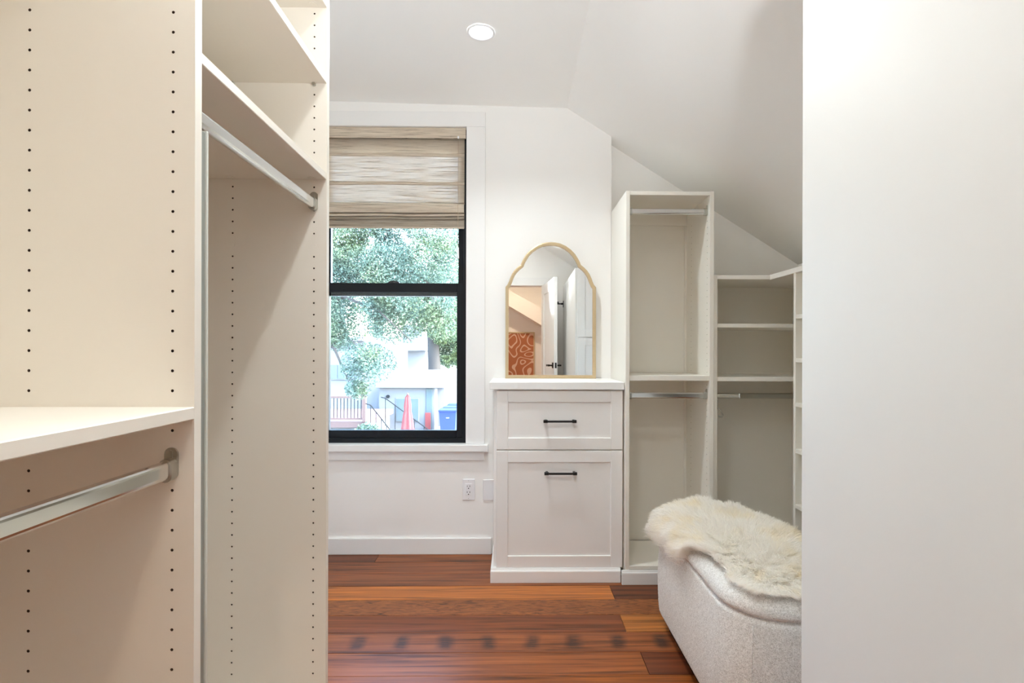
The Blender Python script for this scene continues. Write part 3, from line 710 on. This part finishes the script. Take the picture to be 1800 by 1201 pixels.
# ------------------------------------------------------------------ boucle bench
bn = thing('storage_bench', 'rounded off-white boucle storage bench with a sheepskin on top', 'bench', (.86, 1.94, 0))
bx0, bx1, by0, by1, br = .618, 1.07, 1.475, 2.40, .165
def rr_point(s_, x0, x1, y0, y1, r):
    """point and outward normal at arc fraction s_ of a rounded rectangle"""
    lx, ly = x1 - x0 - 2 * r, y1 - y0 - 2 * r; q = PI * r / 2; per = 2 * (lx + ly) + 4 * q; d = (s_ % 1) * per
    segs = [('l', ly, (x1, y0 + r), (0, 1), (1, 0)), ('a', q, (x1 - r, y1 - r), 0), ('l', lx, (x1 - r, y1), (-1, 0), (0, 1)), ('a', q, (x0 + r, y1 - r), PI / 2),
            ('l', ly, (x0, y1 - r), (0, -1), (-1, 0)), ('a', q, (x0 + r, y0 + r), PI), ('l', lx, (x0 + r, y0), (1, 0), (0, -1)), ('a', q, (x1 - r, y0 + r), 1.5 * PI)]
    for g in segs:
        if d <= g[1]:
            if g[0] == 'l': return g[2][0] + g[3][0] * d, g[2][1] + g[3][1] * d, g[4][0], g[4][1]
            t = g[3] + d / r; return g[2][0] + r * math.cos(t), g[2][1] + r * math.sin(t), math.cos(t), math.sin(t)
        d -= g[1]
    return x1, y0 + r, 1, 0
NU = 620
ringpts = [rr_point(i / NU, bx0, bx1, by0, by1, br) for i in range(NU)]
def fuzz(p):
    return .0011 * noise.noise(p * 210) + .0009 * noise.noise(p * 420)
def loft(name, prof, m, parent, cap=True):
    """prof: (outset, z) from bottom to top"""
    verts = []; faces = []
    for o_, z in prof:
        for x, y, nx, ny in ringpts:
            p = Vector((x + nx * o_, y + ny * o_, z)); d = fuzz(p); verts.append((p.x + nx * d, p.y + ny * d, p.z + d * .5))
    for a in range(len(prof) - 1):
        for i in range(NU):
            j = (i + 1) % NU; faces.append((a * NU + i, a * NU + j, (a + 1) * NU + j, (a + 1) * NU + i))
    return raw(name, verts, faces, m, parent, smooth=True)
pr = []
for i in range(86):
    z = .035 + (.412 - .035) * i / 85; u = i / 85
    o_ = .014 * math.sin(PI * min(1, u * .9 + .1)) - .03 * max(0, 1 - u / .13) ** 2 - .012 * max(0, (u - .96) / .04) ** 2
    pr.append((o_, z))
loft('body', pr, M['boucle'], bn); body_prof = pr
pr = []
for i in range(12): u = i / 11; pr.append((-.014 + .018 * math.sin(u * PI / 2), .4125 + .018 * (1 - math.cos(u * PI / 2))))
for i in range(1, 14): u = i / 13; pr.append((.004 - .045 * (1 - math.cos(u * PI / 2)), .4305 + .042 * math.sin(u * PI / 2)))
for i in range(1, 20): u = i / 19; pr.append((-.041 - .1 * u, .4725 + .010 * math.sin(u * PI / 2)))
loft('lid', pr, M['boucle'], bn)
mb = MB(); rp = [rr_point(i / 80, bx0 + .14, bx1 - .14, by0 + .14, by1 - .14, .03) for i in range(80)]
mb.prism([(p[0], p[1]) for p in rp], 'z', .42, .4815).build('lid_core', M['boucle'], bn)
iseam = min(range(NU), key=lambda q: abs((ringpts[q][0] / ringpts[q][1]) - .4465) + (0 if ringpts[q][1] < 1.7 and ringpts[q][0] < .8 else 9))
sx_, sy_, snx, sny = ringpts[iseam]
MB().tube([(sx_ + snx * (o_ + .0012), sy_ + sny * (o_ + .0012), z) for o_, z in body_prof[4:-3:4]], .0022, 6).build('seam', M['boucle'], bn)
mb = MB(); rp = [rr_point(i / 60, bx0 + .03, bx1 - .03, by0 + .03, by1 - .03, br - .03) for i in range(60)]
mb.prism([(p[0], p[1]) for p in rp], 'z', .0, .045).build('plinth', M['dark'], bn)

# ------------------------------------------------------------------ sheepskin
def bench_top(x, y):
    """height of the lid at x, y (falls away over its rounded edge)"""
    dx = max(bx0 + br - x, x - (bx1 - br), 0); dy = max(by0 + br - y, y - (by1 - br), 0)
    d = math.hypot(dx, dy) - br          # >0 outside the outline
    if d < -.041: return .4825
    t = min(1.0, (d + .041) / .045)
    z = .4305 + .042 * math.sqrt(max(0, 1 - t * t)) + .01 * (1 - t)
    if d > .004: z -= (d - .004) * 2.2
    return z
outl = [(.625, 2.36), (.612, 2.25), (.612, 2.12), (.620, 2.02), (.615, 1.93), (.648, 1.85), (.672, 1.76), (.672, 1.68), (.690, 1.60), (.705, 1.545), (.745, 1.535), (.79, 1.52), (.85, 1.535), (.92, 1.55),
        (.98, 1.60), (1.01, 1.75), (1.0, 1.88), (.995, 2.0), (.975, 2.12), (.94, 2.24), (.88, 2.33), (.80, 2.38), (.72, 2.40), (.66, 2.405)]
def smooth_poly(P_, k=8):
    o = []; n_ = len(P_)
    for i in range(n_):
        p0, p1, p2, p3 = (np.array(P_[(i + q) % n_]) for q in (-1, 0, 1, 2))
        for t in np.linspace(0, 1, k, endpoint=False):
            o.append(.5 * ((2 * p1) + (-p0 + p2) * t + (2 * p0 - 5 * p1 + 4 * p2 - p3) * t * t + (-p0 + 3 * p1 - 3 * p2 + p3) * t ** 3))
    return np.array(o)
SP = smooth_poly(outl); cen = np.array((.81, 1.97))
shp = thing('sheepskin', 'shaggy cream white sheepskin lying over the boucle bench', 'sheepskin', (.86, 1.97, .485))
def hz(x, y):
    n_ = noise.noise(Vector((x * 7, y * 7, 3)))
    q = min(1, math.hypot((x - .81) / .2, (y - 1.97) / .43))
    return bench_top(x, y) + .004 + (.007 + .018 * max(0, n_)) * (1 - q ** 4)
ver = [(cen[0], cen[1], hz(*cen))]; fcs = []; NR = 14; ns = len(SP)
for r in range(1, NR + 1):
    for p in SP:
        q = cen + (p - cen) * .95 * r / NR; ver.append((q[0], q[1], hz(q[0], q[1]) + (.0 if r < NR else -.002)))
tri = [(0, 1 + i, 1 + (i + 1) % ns, 1 + (i + 1) % ns) for i in range(ns)]
for r in range(NR - 1):
    for i in range(ns):
        j = (i + 1) % ns; fcs.append((1 + r * ns + i, 1 + (r + 1) * ns + i, 1 + (r + 1) * ns + j, 1 + r * ns + j))
hide = raw('hide', ver, fcs, M['hide'], shp, smooth=True)
# fleece: tapering strands gathered in locks
NL = 3000; strands_v = []; strands_f = []
def inside(x, y):
    c = False; j = ns - 1
    for i in range(ns):
        if ((SP[i][1] > y) != (SP[j][1] > y)) and (x < (SP[j][0] - SP[i][0]) * (y - SP[i][1]) / (SP[j][1] - SP[i][1]) + SP[i][0]): c = not c
        j = i
    return c
locks = []
while len(locks) < NL:
    x, y = random.uniform(.56, 1.16), random.uniform(1.5, 2.43)
    if inside(x, y): locks.append((x, y))
for i in range(0, 900):
    p = SP[int(i * ns / 900) % ns]; q = cen + (p - cen) * random.uniform(.93, 1.0); locks.append((q[0], q[1]))
nvv = 0; SEG = 4; strand_n = []
for lx, ly in locks:
    lz = hz(lx, ly); e = .01
    nrm = Vector((-(hz(lx + e, ly) - hz(lx - e, ly)) / (2 * e), -(hz(lx, ly + e) - hz(lx, ly - e)) / (2 * e), 1)).normalized()
    rad = Vector((lx - cen[0], (ly - cen[1]) * .7, 0)); edge = min(1, max(0, math.hypot(rad.x / .2, rad.y / .3))); rad.normalize()
    wv = Vector((noise.noise(Vector((lx * 9, ly * 9, 0))), noise.noise(Vector((lx * 9, ly * 9, 5))), 0))
    dirv = (nrm * (.75 - .25 * edge ** 3) + rad * (.25 + .7 * edge ** 2) + Vector((0, 0, -.30 * edge ** 4)) + wv * .9 + Vector((random.gauss(0, .15), random.gauss(0, .15), 0))).normalized()
    Lk = random.uniform(.045, .07); tipc = Vector((lx, ly, lz)) + dirv * Lk
    for s_ in range(26):
        ax, ay = lx + random.gauss(0, .0075), ly + random.gauss(0, .0075)
        p0 = Vector((ax, ay, hz(ax, ay) - .001)); L = Lk * random.uniform(.75, 1.1)
        tip = p0.lerp(tipc, .55) * 0 + (p0 + dirv * L).lerp(tipc, random.uniform(.3, .65))
        curl = Vector((random.gauss(0, .004), random.gauss(0, .004), random.gauss(0, .003)))
        side = dirv.cross(Vector((random.gauss(0, 1), random.gauss(0, 1), random.gauss(0, 1)))).normalized()
        wd = random.uniform(.0007, .0012)
        for k in range(SEG + 1):
            t = k / SEG; c = p0.lerp(tip, t) + curl * math.sin(t * PI * 1.3) + Vector((0, 0, -.010 * t * t))
            wk = wd * (1 - .85 * t); strands_v.append(c - side * wk); strands_v.append(c + side * wk)
            if k < SEG: q = nvv + 2 * k; strands_f.append((q, q + 1, q + 3, q + 2))
        nvv += 2 * (SEG + 1)
fle = raw('fleece', [tuple(v) for v in strands_v], strands_f, M['fur'], shp, kind='stuff', smooth=True)

# ------------------------------------------------------------------ outside the window
GZ = -2.1
B('ground', -40, 40, 4, 120, GZ - .2, GZ, M['ground'], bev=0, kind='structure')
# low white garage
gr = thing('garage', 'low white flat roofed outbuilding with a sliding window, outside behind the red umbrella', 'building', (-4.3, 27, GZ))
D = 22.0
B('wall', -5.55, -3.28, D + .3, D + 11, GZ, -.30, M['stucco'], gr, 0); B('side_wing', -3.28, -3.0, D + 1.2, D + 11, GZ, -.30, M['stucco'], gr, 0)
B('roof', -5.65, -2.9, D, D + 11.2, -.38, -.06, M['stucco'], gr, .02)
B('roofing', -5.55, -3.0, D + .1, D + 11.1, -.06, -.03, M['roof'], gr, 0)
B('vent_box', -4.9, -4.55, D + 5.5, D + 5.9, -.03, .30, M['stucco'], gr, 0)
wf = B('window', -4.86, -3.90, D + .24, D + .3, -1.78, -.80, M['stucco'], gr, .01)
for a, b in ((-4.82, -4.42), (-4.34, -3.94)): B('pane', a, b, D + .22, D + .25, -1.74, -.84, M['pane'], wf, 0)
B('door', -3.62, -3.36, D + .25, D + .3, GZ, -.42, M['pane'], gr, .01); B('door_sign', -3.64, -3.42, D + .15, D + .2, GZ, -1.4, M['red'], gr, .005)
MB().prism([(-5.18 + .07 * math.cos(2 * PI * k / 16), -.75 + .07 * math.sin(2 * PI * k / 16)) for k in range(16)], 'y', D + .2, D + .3).build('round_lamp', M['rail'], gr)
# white house to the left
hs = thing('house', 'white two window house behind the deck at the left of the view outside', 'building', (-8, 26, GZ))
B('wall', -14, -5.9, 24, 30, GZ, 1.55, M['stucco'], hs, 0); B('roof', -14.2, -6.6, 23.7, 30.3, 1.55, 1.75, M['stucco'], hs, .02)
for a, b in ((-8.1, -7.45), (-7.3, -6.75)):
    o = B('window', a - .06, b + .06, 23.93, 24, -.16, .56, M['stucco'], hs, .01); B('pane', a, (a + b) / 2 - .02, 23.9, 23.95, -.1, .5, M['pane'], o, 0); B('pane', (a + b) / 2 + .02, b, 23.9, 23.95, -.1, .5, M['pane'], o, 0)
hb = thing('back_house', 'white house with a flat canopy roof, behind the garage roof outside', 'building', (-8.4, 45, GZ))
B('wall', -9.5, -7.38, 45, 50, GZ, 1.2, M['stucco'], hb, 0); B('canopy', -10.25, -7.19, 43.5, 50, 1.11, 1.52, M['stucco'], hb, .03)
for i in range(6): B('siding_board', -9.25, -7.6, 44.9 - .02 * (i % 2), 45.2, 1.62 + i * .27, 1.88 + i * .27, M['stucco'], hb, .01)
# deck
dk = thing('deck', 'weathered wooden deck with a dark baluster railing, outside at left', 'deck', (-5.6, 19, GZ))
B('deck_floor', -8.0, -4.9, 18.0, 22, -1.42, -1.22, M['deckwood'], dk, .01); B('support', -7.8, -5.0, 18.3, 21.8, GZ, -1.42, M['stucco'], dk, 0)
B('top_rail', -8.0, -4.9, 17.95, 18.07, -.44, -.36, M['deckwood'], dk, .005); B('bottom_rail', -8.0, -4.9, 17.98, 18.04, -1.15, -1.09, M['deckwood'], dk, .005)
for x in (-6.18, -4.97, -7.4): B('post', x - .06, x + .06, 17.94, 18.08, -1.22, -.37, M['deckwood'], dk, .005)
b0 = None
for i in range(26):
    x = -7.9 + i * .113
    if b0 is None: b0 = B('baluster', x - .011, x + .011, 18.0, 18.022, -1.09, -.44, M['rail'], dk, 0); x0b = x
    else: copy_part(b0, dk, (x - x0b, 0, 0))
# stair railings
sr = thing('stair_railing', 'thin black sloping stair handrails beside the deck outside', 'railing', (-4.4, 17.5, GZ))
def rail(p):
    MB().tube([(x, 17.5 + dy, z) for x, dy, z in p], .018, 6).build('handrail', M['rail'], sr)
s1 = 17.5 / 950
def ip(x, y): return (x - 904) * s1, H - (y - 616) * s1
p1 = [(*ip(644, 710),), (*ip(653, 713),), (*ip(690, 760),), (*ip(700, 773),)]
p2 = [(*ip(659, 703),), (*ip(667, 705),), (*ip(738, 757),), (*ip(757, 771),)]
for q, dy in ((p1, 0), (p2, .9)):
    rail([(a, dy, b) for a, b in q])
    for t in (.0, .25, .5, .75, 1):
        a = q[1][0] + (q[2][0] - q[1][0]) * t; b = q[1][1] + (q[2][1] - q[1][1]) * t
        MB().tube([(a, 17.5 + dy, max(GZ, b - .95)), (a, 17.5 + dy, b)], .012, 6).build('baluster', M['rail'], sr)
stp = thing('stairs', 'pale outdoor steps going down from the deck', 'stairs', (-4.3, 18, GZ))
for i in range(5): B('step', -4.85 + i * .27, -4.58 + i * .27, 17.55, 18.35, GZ, -1.3 - i * .16, M['stucco'], stp, .005)
# umbrella
um = thing('patio_umbrella', 'closed red patio umbrella standing outside in front of the garage', 'umbrella', (-2.75, 14, GZ))
mb = MB(); bm = mb.bm; rings = []
for r, z in ((.025, .0), (.055, -.06), (.085, -.30), (.075, -.40), (.10, -.5), (.14, -.85), (.185, -1.3)):
    rings.append([bm.verts.new((-2.75 + r * (1 + .22 * math.cos(6 * t)) * math.cos(t), 14 + r * (1 + .22 * math.cos(6 * t)) * math.sin(t), z)) for t in [2 * PI * k / 36 for k in range(36)]])
for A, C in zip(rings, rings[1:]):
    for k in range(36): bm.faces.new((A[k], A[(k + 1) % 36], C[(k + 1) % 36], C[k])).smooth = True
bm.faces.new(rings[0]); mb.build('canopy', M['red'], um)
MB().tube([(-2.75, 14, GZ), (-2.75, 14, .03)], .02, 8).build('pole', M['deckwood'], um); MB().lathe([(.25, GZ), (.25, GZ + .06), (.05, GZ + .10)], -2.75, 14).build('base', M['rail'], um)
MB().lathe([(.02, .0), (.028, .03), (.01, .06)], -2.75, 14, 10).build('finial', M['deckwood'], um)
# bins
binlab = ['blue wheelie bin nearest of the row beside the garage', 'blue wheelie bin in the middle of the row beside the garage', 'blue wheelie bin farthest of the row beside the garage']
for i in range(3):
    x, y = -2.42 + .03 * i, 20 + i * 1.0
    t = thing('wheelie_bin', binlab[i], 'bin', (x, y, GZ), 0, 'blue bins outside')
    mb = MB(); mb.prism([(x - .25, GZ + .05), (x + .25, GZ + .05), (x + .31, GZ + 1.02), (x - .31, GZ + 1.02)], 'y', y - .32, y + .32).build('bin_body', M['blue'], t)
    B('lid', x - .33, x + .33, y - .36, y + .34, GZ + 1.02, GZ + 1.09, M['blue'], t, .015)
    B('bin_label', x - .06, x + .06, y - .326, y - .321, GZ + .78, GZ + .82, M['stucco'], t, 0)
fe = thing('fence', 'dark green board fence beside the outbuilding wall outside', 'fence', (-2, 30, GZ))
for i in range(14): B('board', -2.9 + i * .2, -2.71 + i * .2, 31 - .01 * (i % 2), 31.03, GZ, -.1 - .02 * (i % 3), M['green'], fe, .003)

def leaves(n_, blobs, size, dens_noise=0.0, seed=0):
    """leaf cards scattered through ellipsoid blobs (cx, cy, cz, rx, ry, rz, weight)"""
    r = np.random.default_rng(seed); wts = np.array([b[6] for b in blobs]); wts = wts / wts.sum()
    idx = r.choice(len(blobs), n_, p=wts); bl = np.array([b[:6] for b in blobs])[idx]
    d = r.normal(size=(n_, 3)); d /= np.linalg.norm(d, axis=1)[:, None]; rad = r.random(n_) ** (1 / 2.2)
    p = bl[:, :3] + d * bl[:, 3:6] * rad[:, None]
    keep = np.array([noise.noise(Vector((float(q[0]) * 1.3, float(q[1]) * 1.3, float(q[2]) * 1.3))) > dens_noise for q in p])
    p = p[keep]; m_ = len(p)
    a = r.normal(size=(m_, 3)); a /= np.linalg.norm(a, axis=1)[:, None]
    b = np.cross(a, r.normal(size=(m_, 3))); b /= np.linalg.norm(b, axis=1)[:, None]
    s_ = size * r.uniform(.6, 1.3, m_)[:, None]
    v = np.stack([p - a * s_, p + b * s_ * .45, p + a * s_, p - b * s_ * .45], 1).reshape(-1, 3)
    f = np.arange(m_ * 4).reshape(-1, 4)
    return v, f
def tree(name, label, base, trunk, branches, blobs, n_, size, m, dens, seed, group=None):
    t = thing(name, label, 'tree', base)
    MB().tube(trunk[0], trunk[1], 10).build('trunk', M['bark'], t)
    for pts, rr in branches: MB().tube(pts, rr, 6).build('branch', M['bark'], t)
    v, f = leaves(n_, blobs, size, dens, seed); raw('foliage', v, f, m, t, kind='stuff')
tree('oak_tree', 'large spreading oak tree with small leaves nearest outside the window', (-5.9, 15.5, GZ),
     ([(-5.9, 15.5, GZ), (-5.8, 15.4, 0), (-5.5, 15.2, 2.5), (-5.0, 15, 5)], [.3, .25, .2, .12]),
     [([(-5.5, 15.2, 2.5), (-4.2, 15, 3.4), (-2.8, 14.8, 3.3), (-1.8, 14.6, 2.6)], [.10, .06, .04, .015]), ([(-5.6, 15.2, 2.0), (-4.6, 14.6, 2.6), (-3.6, 14.4, 2.2), (-2.7, 14.2, 1.4)], [.08, .05, .03, .012]),
      ([(-5.5, 15.2, 1.6), (-4.8, 14.5, 1.2), (-4.4, 14.3, .4)], [.06, .04, .012]), ([(-4.2, 15, 3.4), (-3.4, 15, 4.6), (-2.2, 15, 5.6)], [.06, .04, .015])],
     [(-4.6, 15, 2.4, 1.2, 1.0, 1.25, 1.5), (-3.85, 14.4, .75, .75, .8, .62, .5), (-4.15, 14.4, .12, .35, .4, .28, .1), (-3.5, 15, 3.4, 1.5, 1.2, 1.5, 2.0), (-2.1, 15, 4.0, 1.3, 1.2, 1.4, 1.3), (-3.2, 14.6, 2.2, 1.0, .9, .9, .9),
      (-2.0, 14.6, 2.2, .8, .8, .8, .6), (-6.2, 15.4, 3.4, 1.6, 1.4, 1.8, 1.3), (-4.7, 15, 3.9, .95, .9, .75, .7), (-3.9, 15, 4.4, 1.0, .9, .6, .6), (-4.75, 14.9, 1.9, .8, .8, .8, .5)], 140000, .036, M['leaf'], -.12, 3)
tree('background_tree', 'dense green tree with a thick trunk behind the garage at right', (-5.2, 36, GZ),
     ([(-5.25, 36, GZ), (-5.3, 36, 0), (-5.45, 36, 2.4), (-5.2, 36, 5)], [.45, .42, .36, .25]),
     [([(-5.4, 36, 1.8), (-4.4, 36, 3), (-3.2, 36, 3.8)], [.22, .14, .06])],
     [(-4.3, 37, 1.2, 1.5, 1.2, 1.3, .9), (-3.6, 37, 3.6, 2.2, 1.6, 2.2, 1.4), (-6.2, 37.2, 4.8, 2.2, 1.6, 1.8, 1.2), (-4.6, 35.4, 2.4, 1.2, .6, .9, .6)], 45000, .095, M['leaf2'], -.1, 5)
tree('far_tree', 'hazy green tree far behind the white houses', (-14.5, 58, GZ),
     ([(-14.5, 58, GZ), (-14.5, 58, 7)], [.6, .35]), [], [(-14.5, 58, 7, 6, 3, 5.5, 2), (-8, 58, 9, 5.5, 3, 4.5, 1.6), (-21, 58, 7, 5, 3, 5, 1)], 26000, .17, M['leaf2'], -.1, 9)
bs = thing('shrub', 'small pale green shrub below the deck railing outside', 'shrub', (-4.3, 16, GZ))
v, f = leaves(900, [(-4.3, 16, -1.0 - .35, .45, .4, .35, 1)], .07, -.5, 4); raw('foliage', v, f, M['leaf'], bs, kind='stuff')
MB().tube([(-4.3, 16, GZ), (-4.3, 16, -1.2)], .03, 6).build('stem', M['bark'], bs)
